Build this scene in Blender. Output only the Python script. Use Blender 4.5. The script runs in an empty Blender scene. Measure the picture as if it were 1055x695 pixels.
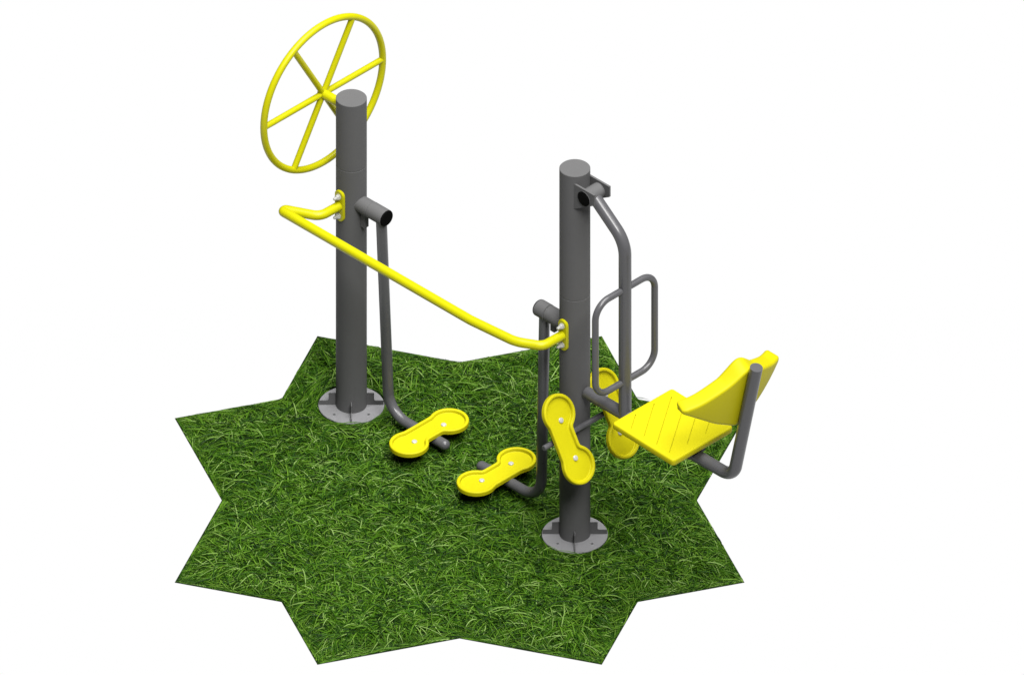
import bpy, bmesh, math, random
import numpy as np
from mathutils import Vector, Matrix

U = 0.004                      # metres per modelling unit (the set is measured in 4 mm units)
S = bpy.context.scene
COL = S.collection
V = Vector

# ------------------------------------------------------------------ world, camera, light
def setup():
    w = bpy.data.worlds.new("World"); S.world = w; w.use_nodes = True
    nt = w.node_tree; nt.nodes.clear()
    out = nt.nodes.new('ShaderNodeOutputWorld'); bg = nt.nodes.new('ShaderNodeBackground')
    tc = nt.nodes.new('ShaderNodeTexCoord'); sp = nt.nodes.new('ShaderNodeSeparateXYZ')
    mr = nt.nodes.new('ShaderNodeMapRange'); cr = nt.nodes.new('ShaderNodeValToRGB')
    mr.inputs['From Min'].default_value = -0.42; mr.inputs['From Max'].default_value = -0.22
    cr.color_ramp.elements[0].color = (1, 1, 1, 1)
    cr.color_ramp.elements[1].color = (UPPER, UPPER, UPPER * 1.03, 1)
    L = nt.links.new
    L(tc.outputs['Generated'], sp.inputs[0]); L(sp.outputs['Z'], mr.inputs['Value'])
    L(mr.outputs[0], cr.inputs[0]); L(cr.outputs[0], bg.inputs[0]); L(bg.outputs[0], out.inputs[0])
    bg.inputs[1].default_value = 1.0
    cam = bpy.data.cameras.new('camera'); co = bpy.data.objects.new('camera', cam); COL.objects.link(co)
    cam.type = 'ORTHO'; cam.sensor_fit = 'HORIZONTAL'; cam.ortho_scale = 1055 * U
    cam.clip_start = 0.1; cam.clip_end = 60
    r = V((1, 1, 0)).normalized(); d = V((1, -1, 1)).normalized(); u = d.cross(r)
    co.location = (r * 54 + u * 167.5) * U + d * 9
    m = Matrix((r, u, d)).transposed().to_4x4(); m.translation = co.location
    co.matrix_world = m; S.camera = co
    for nm, e, d, ang in LAMPS:
        sd = bpy.data.lights.new(nm, 'SUN'); so = bpy.data.objects.new(nm, sd); COL.objects.link(so)
        sd.energy = e; sd.angle = math.radians(ang); sd.color = (1.0, 0.99, 0.97)
        so.rotation_euler = V(d).normalized().to_track_quat('Z', 'Y').to_euler()
        so.location = V(d) * 3
    S.view_settings.view_transform = 'Standard'; S.view_settings.look = 'None'
    S.view_settings.exposure = 0; S.view_settings.gamma = 1
UPPER = 0.04
LAMPS = (('key_light', 7.2, (.17, .03, 1.0), 50), ('fill_light', 2.8, (.84, -.46, 1.2), 15))
setup()

# ------------------------------------------------------------------ materials
def mat(name, col, rough=0.45, spec=0.3, var=0.06, scale=30.0, metal=0.0, bump=0.0):
    m = bpy.data.materials.new(name); m.use_nodes = True
    nt = m.node_tree; b = nt.nodes['Principled BSDF']
    tc = nt.nodes.new('ShaderNodeTexCoord'); n = nt.nodes.new('ShaderNodeTexNoise')
    n.inputs['Scale'].default_value = scale; n.inputs['Detail'].default_value = 4
    mx = nt.nodes.new('ShaderNodeMix'); mx.data_type = 'RGBA'
    a = [c * (1 - var) for c in col]; c2 = [min(1, c * (1 + var)) for c in col]
    mx.inputs['A'].default_value = (*a, 1); mx.inputs['B'].default_value = (*c2, 1)
    L = nt.links.new
    L(tc.outputs['Object'], n.inputs['Vector']); L(n.outputs['Fac'], mx.inputs['Factor'])
    L(mx.outputs['Result'], b.inputs['Base Color'])
    mr = nt.nodes.new('ShaderNodeMapRange')
    mr.inputs['To Min'].default_value = rough - 0.05; mr.inputs['To Max'].default_value = rough + 0.05
    L(n.outputs['Fac'], mr.inputs['Value']); L(mr.outputs[0], b.inputs['Roughness'])
    b.inputs['Specular IOR Level'].default_value = spec
    b.inputs['Metallic'].default_value = metal
    if bump:
        n2 = nt.nodes.new('ShaderNodeTexNoise'); n2.inputs['Scale'].default_value = 900
        L(tc.outputs['Object'], n2.inputs['Vector'])
        bp = nt.nodes.new('ShaderNodeBump'); bp.inputs['Strength'].default_value = bump; bp.inputs['Distance'].default_value = 0.001
        L(n2.outputs['Fac'], bp.inputs['Height']); L(bp.outputs[0], b.inputs['Normal'])
    return m
M_POST = mat('grey_post_paint', (.094, .094, .096), .5, .04, .03)
M_TUBE = mat('grey_tube_paint', (.070, .070, .075), .29, .38, .03)
M_PLATE = mat('light_grey_plate', (.165, .165, .172), .55, .08)
M_YTUBE = mat('yellow_tube_paint', (.39, .377, .002), .36, .2, .02)
M_YPAD = mat('yellow_plastic', (.40, .365, .004), .5, .10, .02)
M_BLACK = mat('black_rubber', (.003, .003, .003), .7, .02)
M_ZINC = mat('bright_zinc', (.46, .46, .44), .34, .5, .05, 30, .3)

# ------------------------------------------------------------------ builders
class MB:
    def __init__(s): s.bm = bmesh.new()
    def build(s, name, m, parent=None, sharp=35, cuts=None):
        bmesh.ops.remove_doubles(s.bm, verts=s.bm.verts, dist=1e-4)
        bmesh.ops.recalc_face_normals(s.bm, faces=s.bm.faces)
        root = parent
        while root is not None and root.parent is not None: root = root.parent
        off = V(root['_base']) if root is not None else V((0, 0, 0))
        for v in s.bm.verts: v.co = (v.co - off) * U
        me = bpy.data.meshes.new(name); s.bm.to_mesh(me); s.bm.free()
        o = bpy.data.objects.new(name, me); COL.objects.link(o)
        if cuts is not None:
            for v in cuts.bm.verts: v.co = (v.co - off) * U
            bmesh.ops.recalc_face_normals(cuts.bm, faces=cuts.bm.faces)
            cm = bpy.data.meshes.new('cut'); cuts.bm.to_mesh(cm); cuts.bm.free()
            c = bpy.data.objects.new('cut', cm); COL.objects.link(c)
            md = o.modifiers.new('b', 'BOOLEAN'); md.object = c; md.operation = 'DIFFERENCE'; md.solver = 'EXACT'
            dg = bpy.context.evaluated_depsgraph_get(); dg.update()
            nm = bpy.data.meshes.new_from_object(o.evaluated_get(dg))
            o.modifiers.clear(); o.data = nm; bpy.data.meshes.remove(me); nm.name = name; me = nm
            bpy.data.objects.remove(c); bpy.data.meshes.remove(cm)
        me.materials.clear(); me.materials.append(m)
        me.shade_smooth(); me.set_sharp_from_angle(angle=math.radians(sharp))
        if parent is not None: o.parent = parent
        return o
    def rings(s, rings, cap0=True, cap1=True):
        vs = [[s.bm.verts.new(p) for p in r] for r in rings]
        n = len(vs[0])
        for a, b in zip(vs, vs[1:]):
            for i in range(n):
                s.bm.faces.new((a[i], a[(i + 1) % n], b[(i + 1) % n], b[i]))
        if cap0: s.bm.faces.new(vs[0][::-1])
        if cap1: s.bm.faces.new(vs[-1])
        return s
    def revolve(s, p, axis, prof, n=40):               # prof: (radius, distance along axis)
        a = V(axis).normalized(); x = a.orthogonal().normalized(); y = a.cross(x); p = V(p)
        return s.rings([[p + a * t + (x * math.cos(2 * math.pi * i / n) + y * math.sin(2 * math.pi * i / n)) * r
                         for i in range(n)] for r, t in prof])
    def cyl(s, p0, p1, r, bev=0.4, n=36):
        p0, p1 = V(p0), V(p1); d = p1 - p0; L = d.length
        return s.revolve(p0, d, [(r - bev, 0), (r, bev), (r, L - bev), (r - bev, L)], n)
    def tube(s, path, r, n=24, round0=False, round1=False):
        P = [V(p) for p in path]; T = []
        for i in range(len(P)):
            t = (P[min(i + 1, len(P) - 1)] - P[max(i - 1, 0)]).normalized(); T.append(t)
        x = T[0].orthogonal().normalized(); rs = []
        def ring(p, t, x, rr):
            y = t.cross(x); return [p + (x * math.cos(2 * math.pi * k / n) + y * math.sin(2 * math.pi * k / n)) * rr for k in range(n)]
        if round0:
            for k in range(1, 6): a = math.pi / 2 * k / 6; rs.append(ring(P[0] - T[0] * r * math.cos(a), T[0], x, r * math.sin(a)))
        for i, (p, t) in enumerate(zip(P, T)):
            x = (x - t * x.dot(t)).normalized(); rs.append(ring(p, t, x, r))
        if round1:
            for k in range(5, 0, -1): a = math.pi / 2 * k / 6; rs.append(ring(P[-1] + T[-1] * r * math.cos(a), T[-1], x, r * math.sin(a)))
        return s.rings(rs)
    def box(s, lo, hi, M=None):
        vs = [V((x, y, z)) for x in (lo[0], hi[0]) for y in (lo[1], hi[1]) for z in (lo[2], hi[2])]
        if M is not None: vs = [M @ v for v in vs]
        b = [s.bm.verts.new(v) for v in vs]
        for f in ((0, 1, 3, 2), (4, 6, 7, 5), (0, 4, 5, 1), (2, 3, 7, 6), (0, 2, 6, 4), (1, 5, 7, 3)): s.bm.faces.new([b[i] for i in f])
        return s
    def prism(s, poly, f0, f1):                        # poly of 2D, f(p)->3D for both sides
        return s.rings([[f0(p) for p in poly], [f1(p) for p in poly]])
def fillet(pts, rad, n=10):
    pts = [V(p) for p in pts]; out = [pts[0]]
    rads = rad if isinstance(rad, (list, tuple)) else [rad] * (len(pts) - 2)
    for i in range(1, len(pts) - 1):
        p = pts[i]; a = (pts[i - 1] - p); b = (pts[i + 1] - p); la, lb = a.length, b.length; a.normalize(); b.normalize()
        ang = a.angle(b); r = rads[i - 1]; d = min(r / math.tan(ang / 2), la * .49, lb * .49); r = d * math.tan(ang / 2)
        c = p + (a + b).normalized() * (r / math.sin(ang / 2))
        s0 = p + a * d - c; s1 = p + b * d - c; w = s0.angle(s1)
        for k in range(n + 1):
            t = k / n; out.append(c + (s0 * math.sin((1 - t) * w) + s1 * math.sin(t * w)) / math.sin(w))
    out.append(pts[-1]); return out
def thing(name, label, cat, base, group=None):
    o = bpy.data.objects.new(name, None); COL.objects.link(o); o.location = V(base) * U
    o.empty_display_size = .05; o['_base'] = tuple(base); o['label'] = label; o['category'] = cat
    if group: o['group'] = group
    return o

# ------------------------------------------------------------------ posts
R2 = math.sqrt(.5)
PX1, PX2, PY, PR = -197.7, 127.9, 40.0, 16.0
def make_post(px, height, label):
    t = thing('support_post', label, 'post', (px, PY, 0), 'round grey posts carrying the exercise equipment')
    seam = 305.5; b = .5
    MB().revolve((px, PY, 1), (0, 0, 1), [(PR, 0), (PR, seam - 1.4), (PR - .3, seam - 1), (PR - .3, seam - .4), (PR, seam),
                 (PR, height - 1 - b), (PR - b, height - 1)], 64).build('shaft', M_POST, t)
    cut = MB()
    for a in range(4):
        an = a * math.pi / 2; cut.revolve((px + 25 * math.cos(an), PY + 25 * math.sin(an), -3), (0, 0, 1), [(1.5, 0), (1.5, 8)], 12)
    bp = MB().revolve((px, PY, .1), (0, 0, 1), [(33.6, 0), (34, .4), (34, 1.3), (33.6, 1.7)], 72).build('base_plate', M_PLATE, t, cuts=cut)
    prof = fillet([V((33.3, 1.5, 0)), V((33.3, 7, 0)), V((23.5, 7, 0)), V((23.5, 16.5, 0)), V((14, 16.5, 0)), V((14, 1.5, 0))], [.6, 1.8, .8, .1], 5)
    for a in range(4):
        an = math.pi / 4 + a * math.pi / 2; d = V((math.cos(an), math.sin(an), 0)); q = V((-d.y, d.x, 0)); c = V((px, PY, 0))
        MB().prism(prof, lambda p: c + d * p.x + V((0, 0, p.y)) - q * .4, lambda p: c + d * p.x + V((0, 0, p.y)) + q * .4).build('gusset', M_POST, t)
    return t
POST1 = make_post(PX1, 388.5, 'shorter grey post under the yellow spoked wheel')
POST2 = make_post(PX2, 463, 'taller grey post from which the yellow seat swings')
# fixed pivot stubs with their stop tabs
for post, px, sx, seam, z, tab in ((POST1, PX1, 1, -168, 262, (-181.5, -175.5, 236)), (POST2, PX2, -1, 90, 261, (95, 101, 243))):
    st = MB().revolve((px + sx * 12, PY, z), (sx, 0, 0), [(9, 0), (9, abs(seam - px) - 12.8), (8.4, abs(seam - px) - 12.2)], 40).build('pivot_stub', M_POST, post)
    MB().box((tab[0], 37, tab[2]), (tab[1], 43, z - 5)).build('stop_tab', M_POST, st)
# hanger bracket at the top of the taller post
ax_x, ax_z = 153.6, 443.0
for y0, y1 in ((27.9, 30.1), (49.9, 52.1)):
    poly = [V((136, 421, 0)), V((168, 441, 0)), V((168, 454, 0)), V((136, 454, 0))]
    MB().prism(poly, lambda p: V((p.x, y0, p.y)), lambda p: V((p.x, y1, p.y))).build('bracket_plate', M_POST, POST2)

# ------------------------------------------------------------------ wheel
WX, WY, WZ = -238.7, 40.0, 373.5
wh = thing('exercise_wheel', 'large yellow six spoke wheel mounted behind the top of the shorter post', 'wheel', (PX1, PY, WZ))
bm = MB(); rim = []
for i in range(97):
    a = 2 * math.pi * i / 96; rim.append(V((WX, WY + 86.6 * math.cos(a), WZ + 86.6 * math.sin(a))))
rs = []
for p in rim[:-1]:
    e = (p - V((WX, WY, WZ))).normalized()
    rs.append([p + (e * math.cos(2 * math.pi * k / 20) + V((1, 0, 0)) * math.sin(2 * math.pi * k / 20)) * 3.7 for k in range(20)])
rs.append(rs[0]); bm.rings(rs, False, False); bm.build('rim', M_YTUBE, wh, 60)
for k in range(6):
    a = math.radians(60 * k); e = V((0, math.cos(a), math.sin(a)))
    MB().cyl(V((WX, WY, WZ)) + e * 3, V((WX, WY, WZ)) + e * 85, 3.3, .1, 20).build('spoke', M_YTUBE, wh)
MB().cyl((WX - 4.5, WY, WZ), (PX1 - 12, WY, WZ), 5.2, .8, 28).build('axle', M_YTUBE, wh)

# ------------------------------------------------------------------ handrail
HZ = 261
hr = thing('handrail', 'bent yellow handrail bolted between the two grey posts', 'handrail', (-35, 24, HZ))
path = fillet([(PX1, 22, HZ), (PX1 - .8, -5, HZ), (-240.5, -26, HZ), (42, -26, HZ), (102, -20.5, HZ), (PX2 - .5, -6, HZ), (PX2, 22, HZ)],
              [14, 2.6, 90, 40, 12], 12)
MB().tube(path, 5.1, 28).build('rail', M_YTUBE, hr, 60)
for px in (PX1, PX2):
    def slot(w, h, n=14):
        return [V((w * math.cos(math.pi * i / n), h - w + w * math.sin(math.pi * i / n), 0)) for i in range(n + 1)] + \
               [V((-w * math.cos(math.pi * i / n), -h + w - w * math.sin(math.pi * i / n), 0)) for i in range(n + 1)]
    A, B = slot(6.3, 19), slot(5.7, 18.4)
    m = MB(); m.rings([[V((px + p.x, y, HZ + p.y)) for p in Q] for Q, y in ((A, 24.6), (A, 22.2), (B, 21.6))])
    pl = m.build('mounting_plate', M_YTUBE, hr)
    for dz in (-11.8, 11.8):
        m = MB()
        m.revolve((px, 21.6, HZ + dz), (0, -1, 0), [(3.4, 0), (3.4, .9), (3.0, 1.0)], 24)
        m.revolve((px, 20.6, HZ + dz), (0, -1, 0), [(2.8, 0), (2.8, 2.4), (2.4, 2.8)], 6)
        m.revolve((px, 18, HZ + dz), (0, -1, 0), [(1.7, 0), (1.7, 3.0), (1.2, 3.6)], 16)
        m.build('bolt', M_ZINC, pl)

# ------------------------------------------------------------------ footplates
def foot_outline():
    pts = []
    def half(sg):
        o = []
        r, c = 20.6, 29.2
        a0 = -math.acos(9.8 / r); a1 = math.pi + math.acos(18.2 / r)
        for i in range(9): o.append((9.8, (c + r * math.sin(a0)) * i / 8))
        for i in range(41):
            a = a0 + (a1 - a0) * i / 40; o.append((r * math.cos(a), c + r * math.sin(a)))
        for i in range(1, 9): o.append((-18.2, (c + r * math.sin(a1)) * (1 - i / 8)))
        return o
    h = half(1); P = h + [(x, -y) for x, y in h[-2:0:-1]]
    # resample evenly, then relax so the lobes run into the waist with small fillets
    n = 160; seg = []; tot = 0
    for i in range(len(P)):
        a, b = P[i], P[(i + 1) % len(P)]; d = math.dist(a, b); seg.append((tot, d, a, b)); tot += d
    out = []
    for k in range(n):
        t = tot * k / n
        for s0, d, a, b in seg:
            if d > 0 and s0 <= t <= s0 + d:
                f = (t - s0) / d; out.append((a[0] + (b[0] - a[0]) * f, a[1] + (b[1] - a[1]) * f)); break
    for _ in range(2):
        m = len(out)
        out = [((out[i - 1][0] + 2 * out[i][0] + out[(i + 1) % m][0]) / 4, (out[i - 1][1] + 2 * out[i][1] + out[(i + 1) % m][1]) / 4) for i in range(m)]
    return [V((x, y, 0)) for x, y in out]
OUT = foot_outline()
def inset(P, d):
    n = len(P); res = []
    area = sum(P[i].x * P[(i + 1) % n].y - P[(i + 1) % n].x * P[i].y for i in range(n)); sg = 1 if area > 0 else -1
    for i in range(n):
        t = (P[(i + 1) % n] - P[i - 1]).normalized(); res.append(P[i] + V((-t.y, t.x, 0)) * d * sg)
    return res
def footplate(parent, c, W, L, N):                     # c: middle of the recessed floor
    c, W, L, N = V(c), V(W).normalized(), V(L).normalized(), V(N).normalized()
    f = lambda p, z: c + W * p.x + L * p.y + N * z
    secs = [(.8, -2.0), (0, -1.3), (0, 2.4), (.4, 3.2), (1.2, 3.6), (2.6, 3.6), (3.4, 3.2), (3.8, 2.4), (4.0, .3), (4.5, 0)]
    fp = MB().rings([[f(p, z) for p in inset(OUT, d)] for d, z in secs]).build('footplate', M_YPAD, parent, 24)
    for s in (-1, 1):
        MB().revolve(c + L * 21.3 * s, N, [(2.9, -.6), (2.9, .9), (2.4, 1.5), (1.2, 1.7)], 20).build('bolt', M_ZINC, fp)
    return fp

# ------------------------------------------------------------------ swinging leg trainers
def swing(label, sx, x_in, x_out, z, top_x, bot_x, end_x, arm_z, plate):
    t = thing('swing_pedal', label, 'exercise pedal', ((x_in + x_out) / 2, PY, z), 'swinging foot pedals hung from the post stubs')
    L = abs(x_out - x_in)
    sl = MB().revolve((x_in, PY, z), (sx, 0, 0), [(8.3, 0), (9.2, .5), (9.2, L - .3), (8.9, L)], 40).build('bearing_sleeve', M_POST, t)
    MB().revolve((x_out, PY, z), (sx, 0, 0), [(8.9, -.3), (8.9, .8), (8.3, 1.5)], 40).build('end_cap', M_BLACK, sl)
    path = fillet([(top_x, PY, z - 5), (bot_x - sx * 1.3, PY, arm_z), (end_x, PY, arm_z)], [27], 16)
    MB().tube(path, 5.7, 26, False, True).build('hanger_tube', M_TUBE, t, 60)
    footplate(t, *plate)
    return t
swing('grey swinging leg with yellow footplate hung from the shorter post', 1, -168, -147, 262, -154, -141.5, -62, 19.1,
      ((-80.5, 36, 25.8), (1, 0, 0), (0, 1, 0), (0, 0, 1)))
swing('grey swinging leg with yellow footplate hung from the taller post', -1, 90, 76, 261, 83.7, 77.5, -7.5, 19.1,
      ((17.6, 36, 25.9), (-1, 0, 0), (0, 1, 0), (0, 0, 1)))

# ------------------------------------------------------------------ fixed footrest in front of the taller post
fr = thing('foot_rest', 'thin grey crossbar with two tilted yellow footplates on the taller post', 'footrest', (147, PY, 151))
MB().cyl((147, -24.5, 151), (147, 94, 151), 3.0, .5, 24).build('crossbar', M_TUBE, fr)
fl, fn = V((.495, 0, -.869)), V((.869, 0, .495))
footplate(fr, (155.3, 2.7, 153.2), (0, 1, 0), fl, fn)
footplate(fr, (155.3, 67.7, 153.2), (0, -1, 0), fl, fn)

# ------------------------------------------------------------------ swinging seat
SY = 37.0
sw = thing('seat_swing', 'yellow slatted seat with wide backrest on a grey frame hung from the taller post', 'fitness swing', (ax_x, PY, ax_z))
axl = MB().cyl((ax_x, 27.2, ax_z), (ax_x, 53, ax_z), 8.6, .4, 36).build('pivot_axle', M_POST, sw)
for y0, d in ((27.2, -1), (53, 1)):
    MB().revolve((ax_x, y0, ax_z), (0, d, 0), [(8.4, -.2), (8.4, .5), (7.8, .9)], 36).build('end_cap', M_BLACK, axl)
MB().tube(fillet([(ax_x, PY, ax_z), (201, PY, 405.5), (201, PY, 186)], [34], 16), 6.7, 28).build('hanger_tube', M_TUBE, sw, 60)
top = V((392.5, PY, 343.5)); low = V((359.0, PY, 188.6))
MB().tube(fillet([(145.5, PY, 188.6), low, top], [20], 16), 6.7, 28).build('seat_frame', M_TUBE, sw, 60)
for s in (-1, 1):
    MB().tube(fillet([(201, PY + s * 3.0, 347), (201, PY + s * 43.2, 347), (201, PY + s * 43.2, 230.8), (201, PY + s * 3.0, 230.8)], [19, 19], 12), 3.6, 20).build('grab_handle', M_TUBE, sw, 60)
# seat board: rounded slab, leaning back a little, with diagonal grooves cut in the top
xc, lx, ly, YB = 272.0, 45.0, 44.0, 38.5
tilt = Matrix.Translation((xc, YB, 212.3)) @ Matrix.Rotation(math.radians(2.4), 4, 'Y')
def rrect(a, b, r, n=8):
    o = []
    for cx, cy, a0 in ((a - r, b - r, 0), (-a + r, b - r, 90), (-a + r, -b + r, 180), (a - r, -b + r, 270)):
        for k in range(n + 1):
            q = math.radians(a0 + 90 * k / n); o.append(V((cx + r * math.cos(q), cy + r * math.sin(q), 0)))
    return o
m = MB(); base = rrect(lx, ly, 4.0)
m.rings([[tilt @ V((p.x, p.y, z)) for p in inset(base, d)] for d, z in ((1.5, -7.6), (.4, -7), (0, -6), (0, -1.8), (.35, -.8), (1.0, -.2), (2.0, 0))])
cut = MB(); gd = V((.566, -.824, 0)); gn = V((.824, .566, 0))
def clip(o):
    lo, hi = -999, 999
    for c0, c1, mn, mx in ((o.x, gd.x, 234 - xc, 306 - xc), (o.y, gd.y, 2 - YB, 71 - YB)):
        a, b = sorted(((mn - c0) / c1, (mx - c0) / c1)); lo = max(lo, a); hi = min(hi, b)
    return lo, hi
for k in range(6):
    off = 205.6 + 15.3 * k
    o0 = gn * (off - gn.dot(V((xc, YB, 0)))); lo, hi = clip(o0)
    if hi - lo < 4: continue
    p, q = o0 + gd * lo, o0 + gd * hi; w = gn * .5
    vs = [p - w, q - w, q + w, p + w]
    cut.rings([[tilt @ (v + V((0, 0, z))) for v in vs] for z in (-1.6, 2)])
seat = m.build('seat', M_YPAD, sw, 50, cuts=cut)
for x in (240, 300):
    MB().box((x - 6, SY - 9, 190), (x + 6, SY + 15, 206)).build('seat_bracket', M_POST, sw)
# backrest: moulded wings, curved in plan, low at the tips and high at the post
def lerp(tab, x):
    for (x0, y0), (x1, y1) in zip(tab, tab[1:]):
        if x <= x1: f = (x - x0) / (x1 - x0); return y0 + (y1 - y0) * f
    return tab[-1][1]
TT = [(0, 337.5), (6, 336), (13, 331), (21, 326.5), (31, 322.5), (43, 317), (53, 312.5), (67, 309), (73, 308)]
BT = [(0, 256), (6, 260), (15, 266), (30, 274), (45, 285), (58, 294), (66, 299.5), (73, 304)]
def smooth(tab, x): return sum(lerp(tab, abs(x + d)) * w for d, w in ((-6, .1), (-3, .25), (0, .3), (3, .25), (6, .1)))
def back_section(y, shrink=1.0):
    a = abs(y); T, B = smooth(TT, y), smooth(BT, y)
    mid = (T + B) / 2; h = (T - B) / 2 * shrink
    th = 20 * (1 - .12 * (a / 72) ** 2); fz = 3.2 + 4.6 * max(0, 1 - (a / 24) ** 2)
    bk = lambda z: 311.2 + .216 * z - 18 * (a / 71) ** 2 - .3
    r = min(4.6, h * .85); ring = []
    # corners (depth from back face, z), rounded
    for (dx, z, a0, rr) in ((0, mid + h, 0, r), (th, mid + h + fz, 90, r), (th * .8, mid - h, 180, r), (0, mid - h, 270, r)):
        cx = dx - rr if dx > 0 else dx + rr
        cz = z - rr if z > mid else z + rr
        for k in range(7):
            q = math.radians(a0 + 90 * k / 6); px_, pz_ = cx - rr * math.cos(q), cz + rr * math.sin(q)
            cm = th * .45; px_ = cm + (px_ - cm) * (.35 + .65 * shrink) if shrink < 1 else px_
            ring.append(V((bk(pz_) - px_, SY + .4 + y * (1 - .08 * px_ / 20), pz_)))
    return ring
W = 70.5; ER = 5.5; N_E = 7
ring_list = []
for k in range(N_E):
    q = math.pi / 2 * k / N_E
    ring_list.append((-W + ER * (1 - math.cos(q)), .36 + .64 * math.sin(q)))
inner = [(-W + ER + (2 * W - 2 * ER) * i / 60, 1.0) for i in range(61)]
full = ring_list + inner + [(-y, s) for y, s in ring_list[::-1]]
m = MB(); m.rings([back_section(y, s) for y, s in full])
m.build('backrest', M_YPAD, sw, 55)

# ------------------------------------------------------------------ lawn star
STAR = [(-146.5, 169), (0, 142), (146.5, 169), (183.5, 104), (293.5, 84.5), (244.5, 0), (293.5, -84.5), (183.5, -104.5),
        (146.5, -169), (0, -142), (-146.5, -169), (-183.5, -104.5), (-293.5, -84.5), (-245, 0), (-293.5, 84.5), (-183.5, 104)]
def plan(sx, sy):
    a = sx / .70711; b = sy / .40825; return ((a - b) / 2, (a + b) / 2)
SP = [plan(x, y) for x, y in STAR]
m = MB(); m.rings([[V((x, y, z)) for x, y in SP] for z in (-.3, 0)])
soil = bpy.data.materials.new('dark_thatch'); soil.use_nodes = True
nt = soil.node_tree; b = nt.nodes['Principled BSDF']; n = nt.nodes.new('ShaderNodeTexNoise'); n.inputs['Scale'].default_value = 60; n.inputs['Detail'].default_value = 6
tc = nt.nodes.new('ShaderNodeTexCoord'); cr = nt.nodes.new('ShaderNodeValToRGB')
cr.color_ramp.elements[0].color = (.003, .008, .001, 1); cr.color_ramp.elements[0].position = .35
cr.color_ramp.elements[1].color = (.008, .022, .002, 1); cr.color_ramp.elements[1].position = .65
nt.links.new(tc.outputs['Object'], n.inputs['Vector']); nt.links.new(n.outputs['Fac'], cr.inputs[0]); nt.links.new(cr.outputs[0], b.inputs['Base Color'])
b.inputs['Roughness'].default_value = .9; b.inputs['Specular IOR Level'].default_value = .1
g = m.build('ground', soil); g['kind'] = 'structure'; g['label'] = 'star shaped patch of lawn ground under the equipment'

def inside(P, x, y, margin):
    res = np.zeros(len(x), bool); n = len(P); dmin = np.full(len(x), 1e9)
    for i in range(n):
        x0, y0 = P[i]; x1, y1 = P[(i + 1) % n]
        c = ((y0 > y) != (y1 > y)); xi = (x1 - x0) * (y - y0) / (y1 - y0 + 1e-12) + x0
        res ^= c & (x < xi)
        t = np.clip(((x - x0) * (x1 - x0) + (y - y0) * (y1 - y0)) / ((x1 - x0) ** 2 + (y1 - y0) ** 2), 0, 1)
        dmin = np.minimum(dmin, np.hypot(x - x0 - t * (x1 - x0), y - y0 - t * (y1 - y0)))
    return res & (dmin > margin)
def edge_dist(P, x, y):
    d = np.full(len(x), 1e9)
    for i in range(len(P)):
        x0, y0 = P[i]; x1, y1 = P[(i + 1) % len(P)]
        t = np.clip(((x - x0) * (x1 - x0) + (y - y0) * (y1 - y0)) / ((x1 - x0) ** 2 + (y1 - y0) ** 2), 0, 1)
        d = np.minimum(d, np.hypot(x - x0 - t * (x1 - x0), y - y0 - t * (y1 - y0)))
    return d
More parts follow.
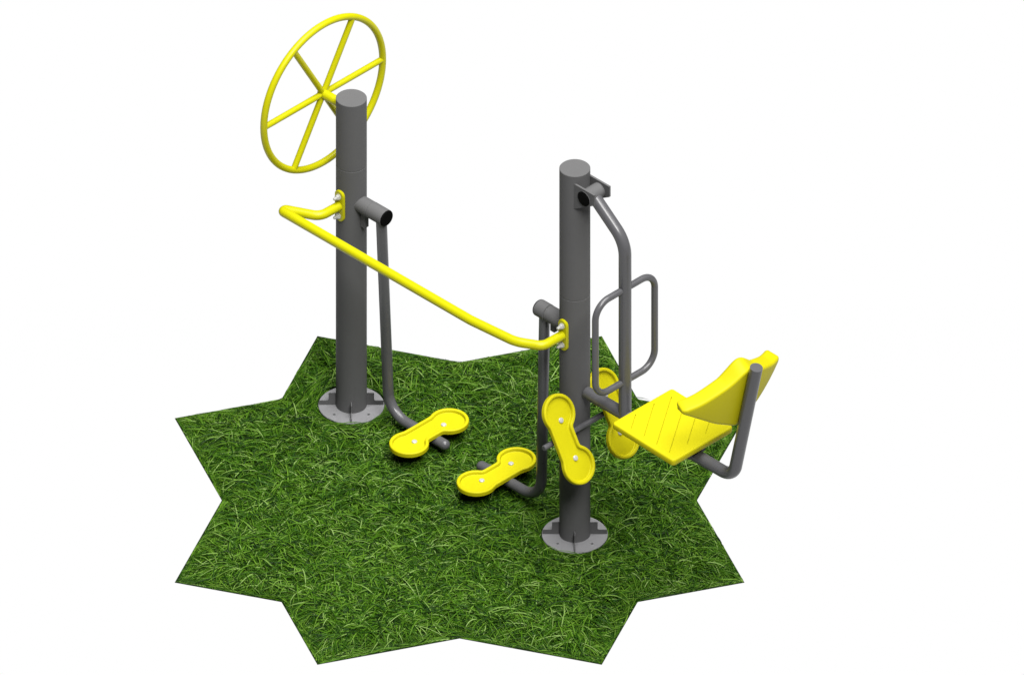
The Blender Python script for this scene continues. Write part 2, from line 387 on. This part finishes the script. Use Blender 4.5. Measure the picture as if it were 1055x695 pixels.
def grass():
    rng = np.random.default_rng(11)
    N0 = int(NBLADE * 1.8); mx = 330
    x = rng.uniform(-mx, mx, N0); y = rng.uniform(-mx, mx, N0)
    k = inside(SP, x, y, .4); x, y = x[k], y[k]; n = len(x)
    def field(f, seed):
        r = np.random.default_rng(seed); v = np.zeros(n)
        for _ in range(7):
            a = r.uniform(0, 6.28); w = f * r.uniform(.5, 1.6); v += np.sin((x * math.cos(a) + y * math.sin(a)) * w + r.uniform(0, 6.28))
        return v / 2.6
    # tufts: direction follows a slowly turning field with a lot of scatter
    az = field(.05, 5) * .7 + rng.uniform(-math.pi, math.pi, n)
    ln = rng.gamma(6, 3.9, n) + 7; ln = np.clip(ln, 10, 46)
    ed = edge_dist(SP, x, y); nearf = np.clip(ed / 36, .05, 1) ** 1.3
    for cx in (PX1, PX2): nearf = np.minimum(nearf, np.clip((np.hypot(x - cx, y - PY) - 33) / 30, .1, 1))
    rise = np.clip(rng.normal(4.0, 1.9, n), 1.0, 8) * nearf; z0 = rng.uniform(0, 2.4, n) * nearf
    bend = rng.normal(0, .38, n); wd = rng.uniform(.32, .72, n); roll = rng.normal(0, .5, n)
    SEG = 5
    def pts(az, ln):
        out = []; px, py = x.copy(), y.copy()
        for s in range(SEG + 1):
            t = s / SEG; out.append((px.copy(), py.copy(), z0 + rise * np.sin(t * 2.95) ** .8 * (1 if t < .99 else .5) + .3))
            a = az + bend * t; px = px + np.cos(a) * ln / SEG; py = py + np.sin(a) * ln / SEG
        return out
    def ok(p):
        v = np.ones(n, bool)
        for q in p[1:]: v &= inside(SP, q[0], q[1], .3)
        for s in range(SEG + 1):
            for cx in (PX1, PX2): v &= np.hypot(p[s][0] - cx, p[s][1] - PY) > 34.5
        return v
    good = ok(pts(az, ln))
    for fa, fl_ in ((math.pi, 1), (math.pi / 2, 1), (-math.pi / 2, 1), (0, .45), (math.pi, .45), (1.6, .4), (-1.6, .4), (0, .2), (math.pi, .2)):
        na = np.where(good, az, az + fa); nl = np.where(good, ln, ln * fl_)
        g2 = ok(pts(na, nl)); upd = g2 & ~good
        az = np.where(upd, na, az); ln = np.where(upd, nl, ln); good |= upd
    P = pts(az, ln); sel = np.where(good)[0]; m_ = len(sel)
    co = np.zeros((m_, SEG * 2 + 1, 3), np.float32)
    for s in range(SEG):
        a = az + bend * s / SEG; w = wd * (1.0 - .75 * (s / SEG) ** 2)
        nx, ny = -np.sin(a) * np.cos(roll) * w, np.cos(a) * np.cos(roll) * w; nz = np.sin(roll) * w
        X, Y, Z = P[s]
        co[:, 2 * s] = np.stack([X - nx, Y - ny, np.maximum(Z - nz, .05)], 1)[sel]; co[:, 2 * s + 1] = np.stack([X + nx, Y + ny, np.maximum(Z + nz, .05)], 1)[sel]
    X, Y, Z = P[SEG]; co[:, 2 * SEG] = np.stack([X, Y, Z], 1)[sel]
    nv = SEG * 2 + 1; basei = (np.arange(m_) * nv)[:, None]
    quads = np.concatenate([np.array([[2 * s, 2 * s + 1, 2 * s + 3, 2 * s + 2]]) for s in range(SEG - 1)], 0)
    Q = (basei[:, :, None] + quads[None]).reshape(-1, 4); T = basei + np.array([[2 * SEG - 2, 2 * SEG - 1, 2 * SEG]])
    loops = np.concatenate([Q.reshape(-1), T.reshape(-1)]).astype(np.int32)
    me = bpy.data.meshes.new('grass'); me.vertices.add(m_ * nv); me.vertices.foreach_set('co', (co.reshape(-1) * U).astype(np.float32))
    me.loops.add(len(loops)); me.loops.foreach_set('vertex_index', loops)
    npoly = len(Q) + len(T); me.polygons.add(npoly)
    starts = np.concatenate([np.arange(len(Q)) * 4, len(Q) * 4 + np.arange(len(T)) * 3]).astype(np.int32)
    me.polygons.foreach_set('loop_start', starts)
    me.update(calc_edges=True); me.validate()
    at = me.attributes.new('tint', 'FLOAT', 'POINT')
    # blade colour: old/young/dry blades mixed by tuft
    tv = np.clip(.47 + .05 * field(.09, 9) + rng.normal(0, .27, n), 0, 1)[sel]
    at.data.foreach_set('value', np.repeat(tv, nv).astype(np.float32))
    me.shade_smooth()
    mt = bpy.data.materials.new('grass_blade'); mt.use_nodes = True
    nt = mt.node_tree; b = nt.nodes['Principled BSDF']; a = nt.nodes.new('ShaderNodeAttribute'); a.attribute_name = 'tint'
    cr = nt.nodes.new('ShaderNodeValToRGB'); e = cr.color_ramp.elements
    e[0].color = (.0035, .014, .001, 1); e[0].position = .05
    e[1].color = (.13, .205, .055, 1); e[1].position = 1
    for pos, c in ((.3, (.011, .040, .002, 1)), (.55, (.033, .088, .003, 1)), (.78, (.070, .142, .012, 1))):
        q = e.new(pos); q.color = c
    nt.links.new(a.outputs['Fac'], cr.inputs[0]); nt.links.new(cr.outputs[0], b.inputs['Base Color'])
    b.inputs['Roughness'].default_value = .55; b.inputs['Specular IOR Level'].default_value = .08
    me.materials.append(mt)
    o = bpy.data.objects.new('grass', me); COL.objects.link(o); o['kind'] = 'stuff'
    o['label'] = 'dense dark green lawn grass cut to an eight pointed star'; o['category'] = 'grass'
NBLADE = 115000
grass()
for o in S.objects:
    if '_base' in o: del o['_base']
